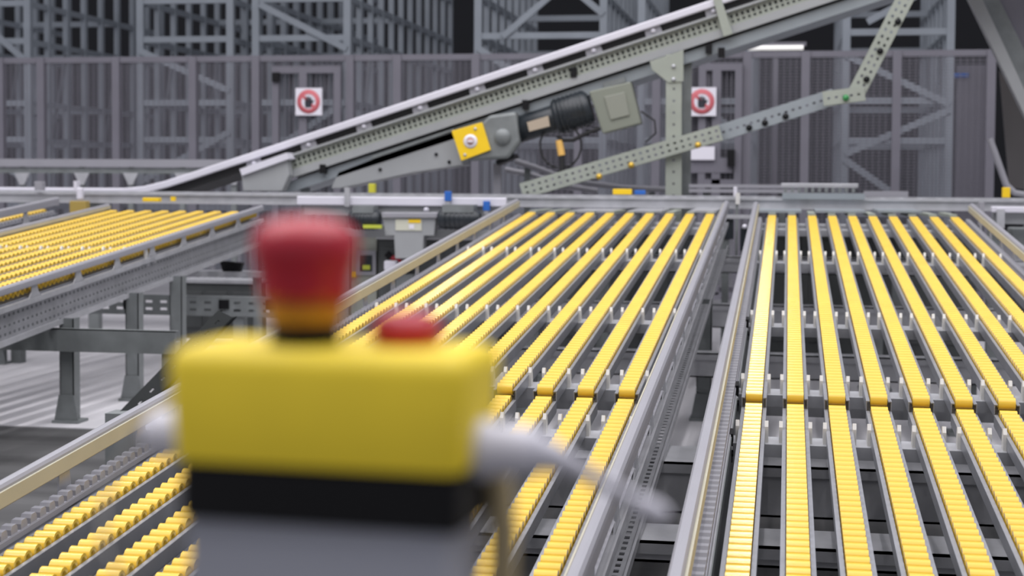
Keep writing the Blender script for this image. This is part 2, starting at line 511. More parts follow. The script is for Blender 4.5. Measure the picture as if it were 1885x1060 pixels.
# ------------------------------------------------------------------ transverse conveyor behind the lanes
YT = 9.3
TC = thing('transfer_conveyor', (-1.8, YT + .2, 0), 'long grey transverse conveyor running across behind the ends of the yellow tracks', 'conveyor')
TC_b = MB()
TC_b.box(-7, 2.2, YT, YT + .012, .885, .945)
TC_b.box(-7, 2.2, YT - .015, YT, .935, .948)
TC_b.box(-7, 2.2, YT - .015, YT, .882, .892)
TC_b.build('near_side_beam', GALV, TC)
MB().box(-7, 2.2, YT + .42, YT + .432, .875, .955).build('far_side_beam', GALV, TC)
rb = mesh_of(MB().tube([(0, YT + .012, 0), (0, YT + .42, 0)], .022, 10), 'roller', GALV)
x = -6.9
while x < 2.15:
    inst(rb, 'roller', (x, 0, .925), TC); x += .11
for x in (-6.4, -4.4, -2.75, -.9, 1.6):
    lo = MB().box(x - .035, x + .035, YT + .012, YT + .07, .01, .9).build('leg', GALVD, TC)
    MB().box(x - .08, x + .08, YT - .04, YT + .12, 0, .012).build('foot', GALVD, lo)
# pale plates between the lane ends and the transverse conveyor
for i, (a, b_) in enumerate(((1395, 1475), (1500, 1590), (1612, 1690), (1275, 1322), (1065, 1135), (1165, 1225))):
    p, q = at(a, 383, 8.95), at(b_, 383, 8.95)
    MB().box(p.x, q.x, 8.70, YT, p.z - .02, p.z - .008).build('transfer_plate', BLUEG if i < 3 else GALV, TC)
for x in XR + XM:
    MB().box(x - .02, x + .02, 8.64, YT - .01, .858, .874).build('end_finger', GREEN, TC)

def pxbox(px0, px1, py0, py1, y, d, mb=None):
    a, b_ = at(px0, py1, y), at(px1, py0, y)
    return (mb or MB()).box(a.x, b_.x, y, y + d, a.z, b_.z)
def pxprism(pts, y, d, mb=None):
    pp = [at(px, py, y) for px, py in pts]
    return (mb or MB()).prism([(p.x, p.z) for p in pp], lambda a, b_, c: (a, c, b_), y, y + d)

# ------------------------------------------------------------------ inclined belt conveyor
YI = 9.9
SLP = math.atan(.319)
IX0, IZ0 = -3.78, 1.140
def I(sx, t, y):     # along the slope from IX0, perpendicular (down positive)
    return Vector((IX0 + sx * cos(SLP) + t * sin(SLP), y, IZ0 + sx * sin(SLP) - t * cos(SLP)))
IC = thing('inclined_conveyor', (-2.0, YI + .25, 0), 'inclined belt conveyor with white guard rail climbing to the upper right', 'conveyor')
path = [(-6.9, .972), (-4.6, .972), (-4.45, .974), (-4.30, .988), (-4.15, 1.024)] + [(IX0 + s * cos(SLP), IZ0 + s * sin(SLP)) for s in (-.2, 6.2)]
def sweep(t0, t1, y0, y1, pth=path):
    b = MB()
    vs = []
    for i, (x, z) in enumerate(pth):
        a, c = pth[max(i - 1, 0)], pth[min(i + 1, len(pth) - 1)]
        dx, dz = c[0] - a[0], c[1] - a[1]
        l = math.hypot(dx, dz)
        nx, nz = dz / l, -dx / l
        for t in (t0, t1):
            for y in (y0, y1):
                vs.append((x + nx * t, y, z + nz * t))
    n = len(pth)
    fs = [(0, 1, 3, 2), (4 * n - 4, 4 * n - 2, 4 * n - 1, 4 * n - 3)]
    for i in range(n - 1):
        k = 4 * i
        for a, c in ((0, 1), (1, 3), (3, 2), (2, 0)):
            fs.append((k + a, k + c, k + 4 + c, k + 4 + a))
    b.add(vs, fs)
    return b
sweep(0, .048, YI - .03, YI).build('guard_rail', WHITE, IC, bevel=.008)
sweep(0, .048, YI + .52, YI + .55).build('guard_rail', WHITE, IC)
st_path = [(IX0 + s * cos(SLP), IZ0 + s * sin(SLP)) for s in (.35, 6.2)]
sweep(.095, .110, YI - .035, YI + .01, st_path).build('side_lip', GREY, IC)
pb = MB()
pb.perf(lambda u, v: I(u, .11 + v, YI), 5.85, [(.018, 0), (.022, 1), (.012, 0), (.016, 1), (.017, 0)], .036, .017, .35)
pb.build('perforated_side', GREEN, IC, thick=.003)
sweep(.195, .245, YI - .02, YI + .02, st_path).build('lower_lip', GREY, IC)
sweep(.12, .20, YI + .04, YI + .05, st_path).build('belt_frame', GALVD, IC)
sweep(.043, .10, YI + .02, YI + .50, path).build('belt', RUBBER, IC)
sweep(.10, .245, YI + .50, YI + .52, st_path).build('far_side', GREY, IC)
sweep(.26, .33, YI + .02, YI + .48, st_path).build('underside_tray', BLUEG, IC)
for k in range(15):
    s = -.55 + k * .40
    if s < -.1: continue
    b = MB()
    b.prism([(s - .055, .096), (s + .055, .096), (s + .05, .03), (s - .05, .03)], lambda a, t, d: I(a, t, d), YI - .006, YI + .006)
    bo = b.build('guard_bracket', ALU, IC)
    p = I(s, .07, YI - .006)
    MB().lathe([(0, -.014), (.014, -.010), (.016, 0)], lambda x_, y_, h: Vector((p.x + x_, p.y + h, p.z + y_)), 10).build('bolt', WHITE, bo)
# cover box low on the incline
pxprism([(444, 313), (526, 287), (532, 322), (519, 352), (447, 352)], YI - .12, .10).build('cover_box', GREY, IC, bevel=.006)
pxprism([(441, 311), (527, 281), (532, 292), (445, 323)], YI - .15, .16).build('cover_lid', WHITE, IC)
# flat belly plate below the belt
pxprism([(609, 347), (622, 316), (690, 290), (836, 241), (852, 304), (760, 318), (625, 347)], YI + .02, .25).build('belly_plate', GREY, IC, bevel=.006)
pxprism([(684, 293), (836, 240), (836, 236), (684, 287)], YI - .01, .03).build('belly_flange', GALVD, IC)
for px, py in ((803, 284), (827, 298), (700, 312)):
    p = at(px, py, YI + .02)
    MB().lathe([(0, -.012), (.010, -.012), (.012, 0)], lambda x_, y_, h: Vector((p.x + x_, p.y + h, p.z + y_)), 8).build('bolt', BLACK, IC)
for px, py in ((596, 311), (968, 193), (1057, 134), (1305, 90), (1328, 97)):
    p = at(px, py, YI)
    MB().box(p.x - .02, p.x + .02, YI - .03, YI + .05, p.z - .03, p.z + .03).build('latch', BLACK, IC)
# strap plate across the belt near the top
pxprism([(1311, -8), (1326, -8), (1349, 62), (1332, 68)], YI - .05, .008).build('strap_plate', GREEN, IC, bevel=.002)
# post to the floor under its low end
for px in (560, 915):
    p = at(px, 330, YI + .1)
    MB().box(p.x - .025, p.x + .025, YI + .1, YI + .15, 0, at(px, 332 if px < 700 else 300, YI).z).build('leg', ALU if px > 700 else GALVD, IC)

# drive: yellow end plate, gearbox, motor, terminal box, looped cable
DM = thing('drive_motor', at(950, 250, YI + .1), 'dark motor with yellow end plate slung under the inclined conveyor', 'motor')
pxprism([(831, 241), (887, 225), (903, 276), (849, 296)], YI - .10, .02).build('end_plate', SIGNY, DM, bevel=.003, label='square yellow end plate with a round mark')
c = at(866, 260, YI - .10)
MB().lathe([(.026, -.003), (.045, -.003), (.045, 0)], lambda x_, y_, h: Vector((c.x + x_, c.y + h, c.z + y_)), 24).build('round_mark', SIGNW, DM, label='pale ring of the round mark')
MB().lathe([(0, -.002), (.027, -.002), (.027, 0)], lambda x_, y_, h: Vector((c.x + x_, c.y + h, c.z + y_)), 20).build('mark_centre', mat('muted_red_print', (.45, .25, .22), .5), DM)
MB().bar((c.x - .02, c.y - .004, c.z), (c.x + .02, c.y - .004, c.z), .004, .012).build('mark_bar', SIGNW, DM)
for px, py in ((875, 237), (856, 285)):
    p = at(px, py, YI - .1)
    MB().lathe([(0, -.008), (.010, -.006), (.010, 0)], lambda x_, y_, h: Vector((p.x + x_, p.y + h, p.z + y_)), 8).build('bolt', GALV, DM)
pxprism([(850, 297), (888, 224), (900, 212), (950, 205), (957, 262), (935, 292)], YI - .08, .095).build('gearbox', GALVD, DM, bevel=.02)
gb = at(925, 252, YI - .085)
MB().lathe([(0, -.02), (.045, -.02), (.055, 0)], lambda x_, y_, h: Vector((gb.x + x_, gb.y + h, gb.z + y_)), 20).build('gearbox_cap', GALVD, DM)
pxprism([(912, 296), (945, 283), (948, 290), (915, 304)], YI - .04, .16).build('gearbox_foot', BLACK, DM)
a, b_ = at(948, 241, YI + .03), at(1022, 217, YI + .03)
MB().tube([a, a + (b_ - a) * .03, b_], [.06, .088, .088], 20).build('motor_body', DARK, DM)
a2, b2 = at(1022, 217, YI + .03), at(1088, 196, YI + .03)
mb_ = MB().tube([a2, a2 + (b2 - a2) * .04, a2 + (b2 - a2) * .9, b2], [.10, .115, .115, .09], 20)
mo = mb_.build('motor_housing', DARK, DM)
for k in range(7):
    q = a2 + (b2 - a2) * (.1 + k * .12)
    MB().tube([q, q + (b2 - a2) * .03], .121, 18).build('cooling_fin', DARK, mo)
pxprism([(970, 225), (1009, 213), (1012, 232), (974, 242)], YI - .075, .03).build('name_plate', NAMEP, DM)
tb_ = thing('terminal_box', at(1135, 200, YI), 'square grey junction box under the incline beside the dark motor', 'box')
pxprism([(1084, 168), (1161, 150), (1180, 227), (1109, 246)], YI - .02, .14).build('body', mat('grey_green_box', (.20, .215, .175), .5), tb_, bevel=.008)
pxprism([(1112, 178), (1150, 169), (1159, 212), (1124, 221)], YI - .03, .012).build('cover', mat('grey_green_lid', (.23, .24, .20), .5), tb_, bevel=.004)
pxprism([(1110, 152), (1150, 141), (1152, 151), (1112, 162)], YI, .10).build('hanger', GALVD, tb_)
P = lambda px, py, y=YI - .02: at(px, py, y)
MB().tube([P(1026, 250), P(1036, 258), P(1055, 258), P(1080, 245), P(1105, 236)], .014, 10).build('motor_cable', RUBBER, DM)
loop = [P(1032 + 38 * cos(math.radians(t)), 268 + 42 * sin(math.radians(t))) for t in range(-50, 240, 20)]
MB().tube(loop, .007, 8).build('cable_loop', RUBBER, DM)
tan_ = [P(1030, 262), P(1034, 282)]
MB().tube([P(1029, 258), P(1034, 286)], .024, 10).build('cable_plug', mat('amber_plug', (.75, .45, .12), .4), DM)
MB().tube([P(1034, 283), P(1035, 314)], .018, 10).build('plug_handle', RUBBER, DM)
MB().tube([P(1180, 205), P(1205, 222), P(1207, 245), P(1188, 262)], .006, 8).build('junction_cable', RUBBER, tb_)

# upright post and its braces
def perf_bar(p, q, wd, material, name, parent, d=.05, rows=2, pitch=.045, hole=.018, flange=True):
    p, q = Vector(p), Vector(q)
    dv = (q - p); ln = dv.length; dv.normalize()
    nv = Vector((dv.z, 0, -dv.x))
    nv = -nv if nv.z > 0 else nv
    F = lambda u, v: p + dv * u + nv * (v - wd / 2)
    h = .014
    gap = (wd - rows * h) / (rows + 1)
    bands = []
    for k in range(rows): bands += [(gap, 0), (h, 1)]
    bands.append((gap, 0))
    b = MB().perf(F, ln, bands, pitch, hole)
    if flange:
        for e in (0, wd):
            b.quad(F(0, e), F(ln, e), F(ln, e) + Vector((0, d, 0)), F(0, e) + Vector((0, d, 0)))
    return b.build(name, material, parent, thick=.004)
PO = thing('support_post', (at(1247, 330, YI - .06).x, YI - .05, 0), 'tall green-grey perforated post holding up the inclined conveyor', 'post')
pt, pbm = at(1241, 100, YI - .07), at(1243, 360, YI - .07)
pbm.z = 0.0; pbm.x = pt.x + .01
perf_bar(pt, pbm, .098, GREEN, 'front_flange', PO, d=.01, rows=1, pitch=.075, hole=.014)
MB().box(pt.x + .049, pt.x + .053, YI - .07, YI + .09, 0, pt.z).build('side_flange', GALVD, PO)
MB().box(pt.x + .02, pt.x + .105, YI + .06, YI + .064, 0, pt.z - .02).build('back_flange', GALVD, PO)
pxprism([(1196, 113), (1258, 92), (1258, 150), (1230, 152), (1200, 128)], YI - .08, .008).build('gusset', GREEN, PO, bevel=.002)
for px, py in ((1240, 122), (1240, 146)):
    p = at(px, py, YI - .08)
    MB().lathe([(0, -.012), (.013, -.009), (.013, 0)], lambda x_, y_, h: Vector((p.x + x_, p.y + h, p.z + y_)), 8).build('bolt', GALV, PO)
MB().box(pt.x - .09, pt.x + .13, YI - .12, YI + .12, 0, .014).build('foot', GALVD, PO)
YB = YI - .13
def brace(name, px0, px1, wd, material, label, rows, y=YB, bolts=()):
    T = thing(name, at(*px0, y), label, 'brace', 'braces beside the inclined conveyor')
    perf_bar(at(*px0, y), at(*px1, y), wd, material, 'angle', T, rows=rows)
    for px, py, mt in bolts:
        p = at(px, py, y - .003)
        MB().lathe([(0, -.016), (.020, -.012), (.020, 0)], lambda x_, y_, h: Vector((p.x + x_, p.y + h, p.z + y_)), 8).build('bolt', mt, T)
    return T
GOLD = mat('gold_bolt', (.55, .36, .05), .4, .5)
brace('brace_strut', (960, 352), (1327, 244), .098, GREEN, 'green-grey perforated strut slanting up to the tall post', 2, bolts=((1103, 325, GOLD), (1162, 304, GOLD), (1285, 267, GOLD)))
brace('brace_strut', (1322, 246), (1536, 178), .10, BLUEG, 'blue-grey strut slanting on from the pale perforated one', 1, y=YB + .06, bolts=((1379, 235, BLACK), (1408, 226, BLACK), (1446, 214, BLACK)))
brace('brace_strut', (1515, 182), (1592, 172), .085, GREEN, 'short pale joint plate at the bend of the brace', 1, y=YB - .05, bolts=((1557, 180, mat('green_bolt', (.03, .22, .06), .5)),))
brace('brace_strut', (1574, 176), (1676, -22), .10, GREEN, 'steep perforated strut rising from the bend to the top edge', 2, y=YB + .01, bolts=((1595, 146, BLACK), (1620, 94, BLACK), (1653, 40, BLACK)))

# ------------------------------------------------------------------ safety fence
YF = 13.0
FZ = 2.12
FE = thing('safety_fence', (-2.5, YF, 0), 'lilac-grey wire mesh safety fence across the hall behind the conveyors', 'fence')
posts = [2, 77, 215, 356, 472, 645, 732, 876, 1065, 1208, 1300, 1375, 1482, 1650, 1823]
pxs = [at(p, 200, YF).x for p in posts]
for p, x in zip(posts, pxs):
    MB().box(x - .035, x + .035, YF - .03, YF + .03, 0, FZ).build('fence_post', FENCE, FE)
for x0, x1 in zip(pxs[:-1], pxs[1:]):
    MB().box(x0 + .035, x1 - .035, YF - .015, YF + .015, FZ - .05, FZ).build('top_rail', FENCE, FE)
    MB().box(x0 + .035, x1 - .035, YF - .012, YF + .012, .12, .16).build('bottom_rail', FENCE, FE)
    wm = MB()
    x = x0 + .05
    while x < x1 - .035:
        wm.box(x - .002, x + .002, YF - .002, YF + .002, .14, FZ - .03); x += .05
    z = .16
    while z < FZ - .05:
        wm.box(x0 + .03, x1 - .03, YF - .006, YF - .002, z - .004, z + .004); z += .025
    wm.build('mesh_infill', FENCE, FE, kind='stuff')
# left end panel beyond the first post and the gate frame
def frame_door(px0, px1, label):
    D = thing('fence_gate', (at((px0 + px1) / 2, 300, YF).x, YF - .05, 0), label, 'gate')
    x0, x1 = at(px0, 200, YF - .06).x, at(px1, 200, YF - .06).x
    ft = FZ - .1
    b = MB()
    MB().box(x0, x0 + .06, YF - .08, YF - .04, .06, ft).build('stile', FENCE, D)
    MB().box(x1 - .06, x1, YF - .08, YF - .04, .06, ft).build('stile', FENCE, D)
    for z in (.06, 1.0, ft - .06):
        MB().box(x0 + .06, x1 - .06, YF - .08, YF - .04, z, z + .06).build('rail', FENCE, D)
    xm = (x0 + x1) / 2 - .03
    MB().box(xm - .035, xm + .035, YF - .08, YF - .04, .1, ft - .06).build('mid_stile', FENCE, D)
    wm = MB()
    x = x0 + .07
    while x < x1 - .06:
        wm.box(x - .002, x + .002, YF - .06, YF - .056, .1, ft); x += .04
    wm.build('mesh_infill', FENCE, D, kind='stuff')
    return D
gd = frame_door(502, 628, 'fence gate on the left carrying a white prohibition sign')
p = at(509, 142, YF - .09)
MB().box(p.x - .035, p.x + .03, YF - .11, YF - .08, p.z - .04, p.z + .04).build('lock', BLACK, gd)
gd2 = frame_door(1286, 1366, 'fence gate right of the tall post carrying two signs')
p = at(1346, 291, YF - .09)
MB().box(p.x - .03, p.x + .03, YF - .13, YF - .08, p.z - .07, p.z + .07).build('handle', BLACK, gd2)
pxprism([(1270, 290), (1348, 290), (1348, 318), (1270, 318)], YF - .085, .02).build('kick_plate', FENCE, gd2)
def sign(px, py, label):
    c = at(px, py, YF - .12)
    T = thing('prohibition_sign', c, label, 'sign', 'prohibition signs on the fence')
    h = .118
    MB().box(c.x - h, c.x + h, c.y, c.y + .03, c.z - h, c.z + h).build('board', SIGNW, T)
    F = lambda x_, y_, hh: Vector((c.x + x_, c.y + hh, c.z + y_))
    MB().lathe([(.064, -.002), (.104, -.002), (.104, .0)], F, 32).build('red_ring', SIGNR, T)
    MB().bar(F(-.055, .055, -.0028), F(.055, -.055, -.0028), .002, .026, (0, 0, 1)).build('red_slash', SIGNR, T)
    hd = MB()
    hd.prism([(-.028, -.05), (.022, -.05), (.034, -.01), (.030, .012), (-.030, .012), (-.034, -.015)], F, -.005, -.003)
    for k, (x_, l) in enumerate(((-.024, .036), (-.008, .046), (.008, .044), (.023, .034))):
        hd.prism([(x_ - .0068, .008), (x_ + .0068, .008), (x_ + .005, l), (x_ - .005, l)], F, -.005, -.003)
    hd.prism([(.026, -.02), (.052, .006), (.046, .014), (.024, .004)], F, -.005, -.003)
    hd.build('hand_symbol', SIGNK, T)
sign(568, 187, 'square sign with red ring and black hand on the left fence gate')
sign(1292, 187, 'square sign with red ring and black hand right of the tall post')
c = at(1293, 283, YF - .12)
tag(MB().box(c.x - .10, c.x + .10, c.y, c.y + .03, c.z - .05, c.z + .06).build('notice_plate', SIGNW), 'plain white notice low on the gate behind the strut', 'sign')

# ------------------------------------------------------------------ storage racks beyond the fence
YR = 14.5
LEV = [.75, 1.42, 1.79, 2.41, 2.79, 3.3]
def rack(label, pxa, pxb, n, braces=(), deep=True):
    xa, xb = at(pxa, 200, YR).x, at(pxb, 200, YR).x
    T = thing('storage_rack', ((xa + xb) / 2, YR, 0), label, 'rack', 'storage racks beyond the fence')
    for side, x in ((0, xa), (1, xb)):
        for k in range(n):
            y = YR + k * .42
            wd = .028 if k else .036
            MB().box(x - wd, x + wd, y - .03, y + .03, 0, 3.6).build('upright', RACK, T)
        for z in LEV:
            MB().box(x - .02, x + .02, YR, YR + (n - 1) * .42, z - .035, z + .02).build('side_rail', RACK, T)
    for k in (0, 5):
        y = YR + k * .42 - .02
        for z in LEV:
            MB().box(min(xa, xb), max(xa, xb), y, y + .05, z - .03, z + .03).build('cross_beam', RACK, T)
    for (ax, az, bx_, bz) in braces:
        MB().bar((xa + (xb - xa) * ax, YR - .03, az), (xa + (xb - xa) * bx_, YR - .03, bz), .03, .06).build('brace', RACK, T)
    for k in range(1, n - 1, 3):
        for x in (xa, xb):
            MB().bar((x, YR + k * .42, 1.2), (x, YR + (k + 1) * .42, 2.4), .02, .03, (1, 0, 0)).build('side_brace', RACKD, T)
    return T
rack('storage rack at the far left picture edge', -150, 53, 9, ((0.3, 2.9, 1, 2.2), (.3, 1.5, 1, 1.0)))
rack('storage rack between the left tunnel and the gate', 260, 425, 9, ((0, 2.3, 1, 1.9), (0, 1.0, 1, 1.5)))
rack('storage rack behind the left gate beside the dark tunnel', 472, 640, 12, ((0.05, 2.74, 1, 2.30), (0, 1.2, 1, 1.8)))
rack('storage rack in the middle behind the inclined conveyor', 880, 1110, 9, ((0, 2.3, .5, 1.9), (0.2, 2.4, 1, 3.2), (0.6, 3.0, 1, 2.6)))
rack('storage rack right of the post partly behind braces', 1180, 1380, 8, ((0, 2.2, 1, 1.4),))
rack('storage rack at the right with crossing braces', 1556, 1747, 8, ((0, 2.2, 1, 1.75), (1, 1.70, 0, 1.3), (0, 1.25, 1, .6), (1, 2.9, .2, 2.5)))

# ------------------------------------------------------------------ pale line lamp beyond the fence
LM_ = at(1428, 88, YF + .6)
o = thing('line_lamp', LM_, 'lit horizontal tube lamp above the fence right of centre', 'lamp')
lm = bpy.data.materials.new('lit_tube'); lm.use_nodes = True
bb = lm.node_tree.nodes['Principled BSDF']
bb.inputs['Emission Color'].default_value = (1, .97, .92, 1); bb.inputs['Emission Strength'].default_value = .5
bb.inputs['Base Color'].default_value = (.8, .8, .8, 1)
MB().tube([LM_ + Vector((-.235, 0, 0)), LM_ + Vector((.235, 0, 0))], .022, 10).build('tube', lm, o)
MB().box(LM_.x - .26, LM_.x + .26, LM_.y + .0, LM_.y + .06, LM_.z + .015, LM_.z + .05).build('housing', FENCE, o)
MB().box(LM_.x - .02, LM_.x + .02, LM_.y + .01, LM_.y + .05, 0, LM_.z + .02).build('stem', FENCE, o)

# ------------------------------------------------------------------ gap between the left and middle conveyors
def part(px0, px1, py0, py1, y, d, name, mt, T, bev=0.0, label=None):
    return pxbox(px0, px1, py0, py1, y, d).build(name, mt, T, bevel=bev, label=label)
GR = thing('guard_conveyor', (at(740, 370, 8.95).x, 8.95, 0), 'short cross conveyor with white front rail between the left and middle roller conveyors', 'conveyor')
part(546, 932, 364, 377, 8.92, .03, 'front_rail', WHITE, GR, .006)
part(560, 925, 377, 396, 8.95, .02, 'side_plate', GREY, GR)
part(620, 905, 424, 436, 8.95, .05, 'lower_beam', GREY, GR)
part(560, 925, 380, 392, 9.05, .18, 'belt_body', GALVD, GR)
for px in (672, 786, 874):
    p = at(px, 386, 8.95)
    MB().lathe([(0, -.03), (.016, -.024), (.017, 0)], lambda x_, y_, h: Vector((p.x + x_, p.y + h, p.z + y_)), 12).build('axle_cap', WHITE, GR)
for px in (632, 905):
    p0 = at(px, 430, 8.96); MB().box(p0.x - .03, p0.x + .03, 8.96, 9.02, 0, p0.z).build('leg', GALVD, GR)
part(634, 643, 345, 380, 8.90, .02, 'rail_bracket', GALV, GR)
MBX = thing('drive_cover', at(753, 430, 8.86), 'grey stepped cover box hanging below the white front rail', 'cover')
pxprism([(704, 398), (803, 398), (799, 434), (780, 434), (778, 476), (727, 476), (725, 434), (709, 434)], 8.83, .08).build('body', GREY, MBX, bevel=.006)
pxprism([(702, 391), (806, 391), (804, 401), (703, 401)], 8.81, .105).build('lid', ALU, MBX, bevel=.005)
part(728, 776, 404, 424, 8.824, .006, 'label_plate', mat('pale_label', (.55, .55, .45), .5), MBX)
part(752, 774, 404, 410, 8.821, .006, 'label_stripe', SIGNY, MBX)
part(753, 762, 413, 421, 8.821, .006, 'label_mark', SIGNW, MBX)
for px0, px1, py, lab in ((644, 700, 404, 'dark round motor left of the grey stepped cover box'), (808, 884, 403, 'dark round motor right of the grey stepped cover box')):
    T = thing('conveyor_motor', at((px0 + px1) / 2, py, 8.9), lab, 'motor', 'motors under the short cross conveyor')
    a, b_ = at(px0, py, 8.85), at(px1, py, 8.85)
    MB().tube([a, a + (b_ - a) * .06, a + (b_ - a) * .9, b_], [.045, .058, .058, .04], 18).build('housing', DARK, T)
    for k in range(6):
        q = a + (b_ - a) * (.15 + .12 * k)
        MB().tube([q, q + (b_ - a) * .03], .063, 16).build('cooling_fin', DARK, T)
    MB().box(a.x + .03, b_.x - .03, 8.80, 8.915, a.z + .04, a.z + .085).build('terminal_box', GALVD, T)
    if px0 < 700:
        part(668, 702, 414, 420, 8.775, .02, 'yellow_stripe', mat('lime_stripe', (.45, .50, .05), .5), T)
def sensor(px, py, y, label):
    T = thing('light_sensor', at(px, py, y), label, 'sensor', 'blue sensors on the white rail')
    part(px - 6, px + 6, py - 10, py + 8, y, .03, 'housing', BLUE, T, .003)
    part(px - 4, px + 4, py + 8, py + 14, y + .005, .03, 'bracket', GALV, T)
sensor(824, 362, 8.89, 'blue sensor standing up above the white rail, left one')
sensor(895, 380, 8.88, 'blue sensor below the white rail next to the beige guard')
CB = thing('control_cabinet', (at(672, 500, 9.15).x, 9.15, 0), 'grey control cabinet with a small dark screen beside the red button', 'cabinet')
a, b_ = at(640, 440, 9.12), at(694, 440, 9.12)
MB().box(a.x, b_.x, 9.12, 9.4, 0, .76).build('body', mat('olive_grey_cabinet', (.30, .31, .27), .5), CB, bevel=.006)
part(654, 692, 461, 506, 9.10, .02, 'screen_frame', ALU, CB, .003)
part(662, 685, 470, 499, 9.095, .01, 'screen', DARK, CB)
part(667, 681, 488, 496, 9.092, .01, 'screen_bar', mat('lime_stripe', (.45, .50, .05), .5), CB)
part(640, 654, 500, 510, 9.10, .02, 'amber_tag', SIGNY, CB)
PIPE = thing('red_lever', at(730, 485, 9.0), 'dark red lever with black knob left of the beige guard rail', 'lever')
MB().tube([at(717, 472, 9.0), at(726, 475, 9.0), at(737, 486, 9.0), at(742, 500, 9.0)], [.012, .02, .022, .02], 10).build('lever_arm', RED, PIPE)
MB().tube([at(712, 466, 9.0), at(720, 474, 9.0)], .022, 10).build('knob', BLACK, PIPE)
p = at(745, 505, 9.0)
MB().box(p.x - .05, p.x + .06, 8.98, 9.06, 0, p.z).build('pedestal', GALVD, PIPE)
part(706, 730, 480, 498, 8.90, .06, 'valve_body', WHITE, PIPE, .01)

# dark drive housings standing below the transverse conveyor
def housing(px0, px1, py0, y, label, mt, n=3):
    a, b_ = at(px0, py0, y), at(px1, py0, y)
    T = thing('drive_housing', ((a.x + b_.x) / 2, y + .1, 0), label, 'housing', 'dark housings below the transverse conveyor')
    MB().box(a.x, b_.x, y, y + .22, .05, a.z).build('body', mt, T, bevel=.008)
    for k in range(n):
        x0 = a.x + (b_.x - a.x) * (k + .1) / n; x1 = a.x + (b_.x - a.x) * (k + .9) / n
        MB().box(x0, x1, y - .008, y, .12, a.z - .05).build('panel', mt, T, bevel=.003)
    MB().box(a.x - .01, b_.x + .01, y - .012, y + .23, a.z, a.z + .02).build('top_cover', GALV, T)
    for x in (a.x + .08, b_.x - .08):
        MB().box(x - .03, x + .03, y + .05, y + .15, 0, .05).build('foot', GALVD, T)
DKG = mat('dark_grey_housing', (.06, .065, .065), .5, 0, .2, 3)
housing(330, 470, 520, 9.05, 'dark housing behind the left roller conveyor below the red button', DKG)
housing(696, 930, 440, 9.08, 'dark housing behind the red lever', DKG, 4)
housing(960, 1310, 425, 9.08, 'dark housing beyond the far ends of the middle yellow tracks', DKG, 5)
housing(1405, 1800, 425, 9.08, 'dark housing beyond the far ends of the right yellow tracks', DKG, 5)

# perforated cross beam and ties at the left
PBm = thing('perforated_beam', (at(240, 550, 8.0).x, 8.0, 0), 'dark perforated cross beam behind the legs of the left roller conveyor', 'beam')
a, b_ = at(-60, 554, 8.0), at(620, 554, 8.0)
perf_bar((a.x, 8.0, a.z), (b_.x, 8.0, a.z), .105, GALVD, 'web', PBm, d=.05, rows=2, pitch=.085, hole=.04)
for px in (30, 440, 600):
    p = at(px, 560, 8.03); MB().box(p.x - .03, p.x + .03, 8.02, 8.08, 0, p.z).build('leg', GALVD, PBm)
for k in range(7):
    p = at(60 + 88 * k, 562, 7.99); MB().box(p.x - .028, p.x + .028, 7.985, 8.0, p.z - .02, p.z + .03).build('slot_clamp', BLACK, PBm)
TIE = thing('tie_beam', (at(150, 622, 6.05).x, 6.05, 0), 'broad grey tie beam across the legs of the left roller conveyor', 'beam')
a, b_ = at(-40, 622, 6.06), at(322, 622, 6.06)
MB().box(a.x, b_.x, 6.06, 6.075, a.z - .048, a.z + .048).box(a.x, b_.x, 6.06, 6.10, a.z + .044, a.z + .048).build('web', GALVD, TIE)
MB().box(b_.x - .065, b_.x - .005, 6.075, 6.13, 0, a.z).build('leg', GALVD, TIE)
STR = thing('diagonal_strut', at(300, 680, 5.2), 'dark perforated strut slanting down left behind the yellow box', 'brace')
p, q = at(415, 578, 5.6), at(225, 775, 5.0)
perf_bar(p, q, .12, mat('dark_strut_steel', (.025, .027, .027), .9, 0, .1, 8, spec=.05), 'angle', STR, d=.05, rows=1, pitch=.075, hole=.026)
q2 = Vector((q.x, q.y, 0)); MB().box(q.x - .05, q.x + .05, q.y - .03, q.y + .06, 0, q.z + .03).build('foot', GALVD, STR)
MO = thing('monitor', at(425, 490, 8.6), 'small black monitor half hidden left of the red button', 'monitor')
pxprism([(404, 480), (446, 484), (440, 503), (410, 500)], 8.62, .04).build('screen', BLACK, MO)
part(418, 432, 499, 501.5, 8.64, .02, 'stem', BLACK, MO)
SHF = thing('equipment_shelf', (at(400, 505, 8.6).x, 8.6, 0), 'narrow grey shelf rail below the black monitor', 'shelf')
part(325, 480, 501, 508, 8.6, .15, 'board', GALV, SHF)
for px in (330, 472):
    p = at(px, 508, 8.65); MB().box(p.x - .02, p.x + .02, 8.65, 8.70, 0, p.z).build('leg', GALVD, SHF)

# ------------------------------------------------------------------ small fittings on the transverse conveyor
def fitting(name, cat, label, mt, px0, px1, py0, py1, y, d=.05, bev=.003):
    T = thing(name, at((px0 + px1) / 2, py1, y), label, cat)
    part(px0, px1, py0, py1, y, d, 'body', mt, T, bev)
    return T
T = fitting('clear_sensor', 'sensor', 'pale sensor on a thin post in the gap before the right conveyor', WHITE, 1350, 1357, 344, 362, 9.2)
part(1354, 1362, 355, 376, 9.19, .03, 'lower_body', CLIP, T)
part(1353, 1359, 376, 470, 9.2, .02, 'post', GALVD, T)
T = fitting('guide_post', 'post', 'pale round-headed guide post left of the ochre bracket', WHITE, 135, 141, 333, 352, 9.2)
part(140, 150, 345, 368, 9.15, .04, 'head', WHITE, T, .01)
part(128, 158, 370, 392, 9.14, .06, 'ochre_bracket', mat('ochre_bracket', (.35, .25, .06), .5), T, .004, 'ochre bracket')
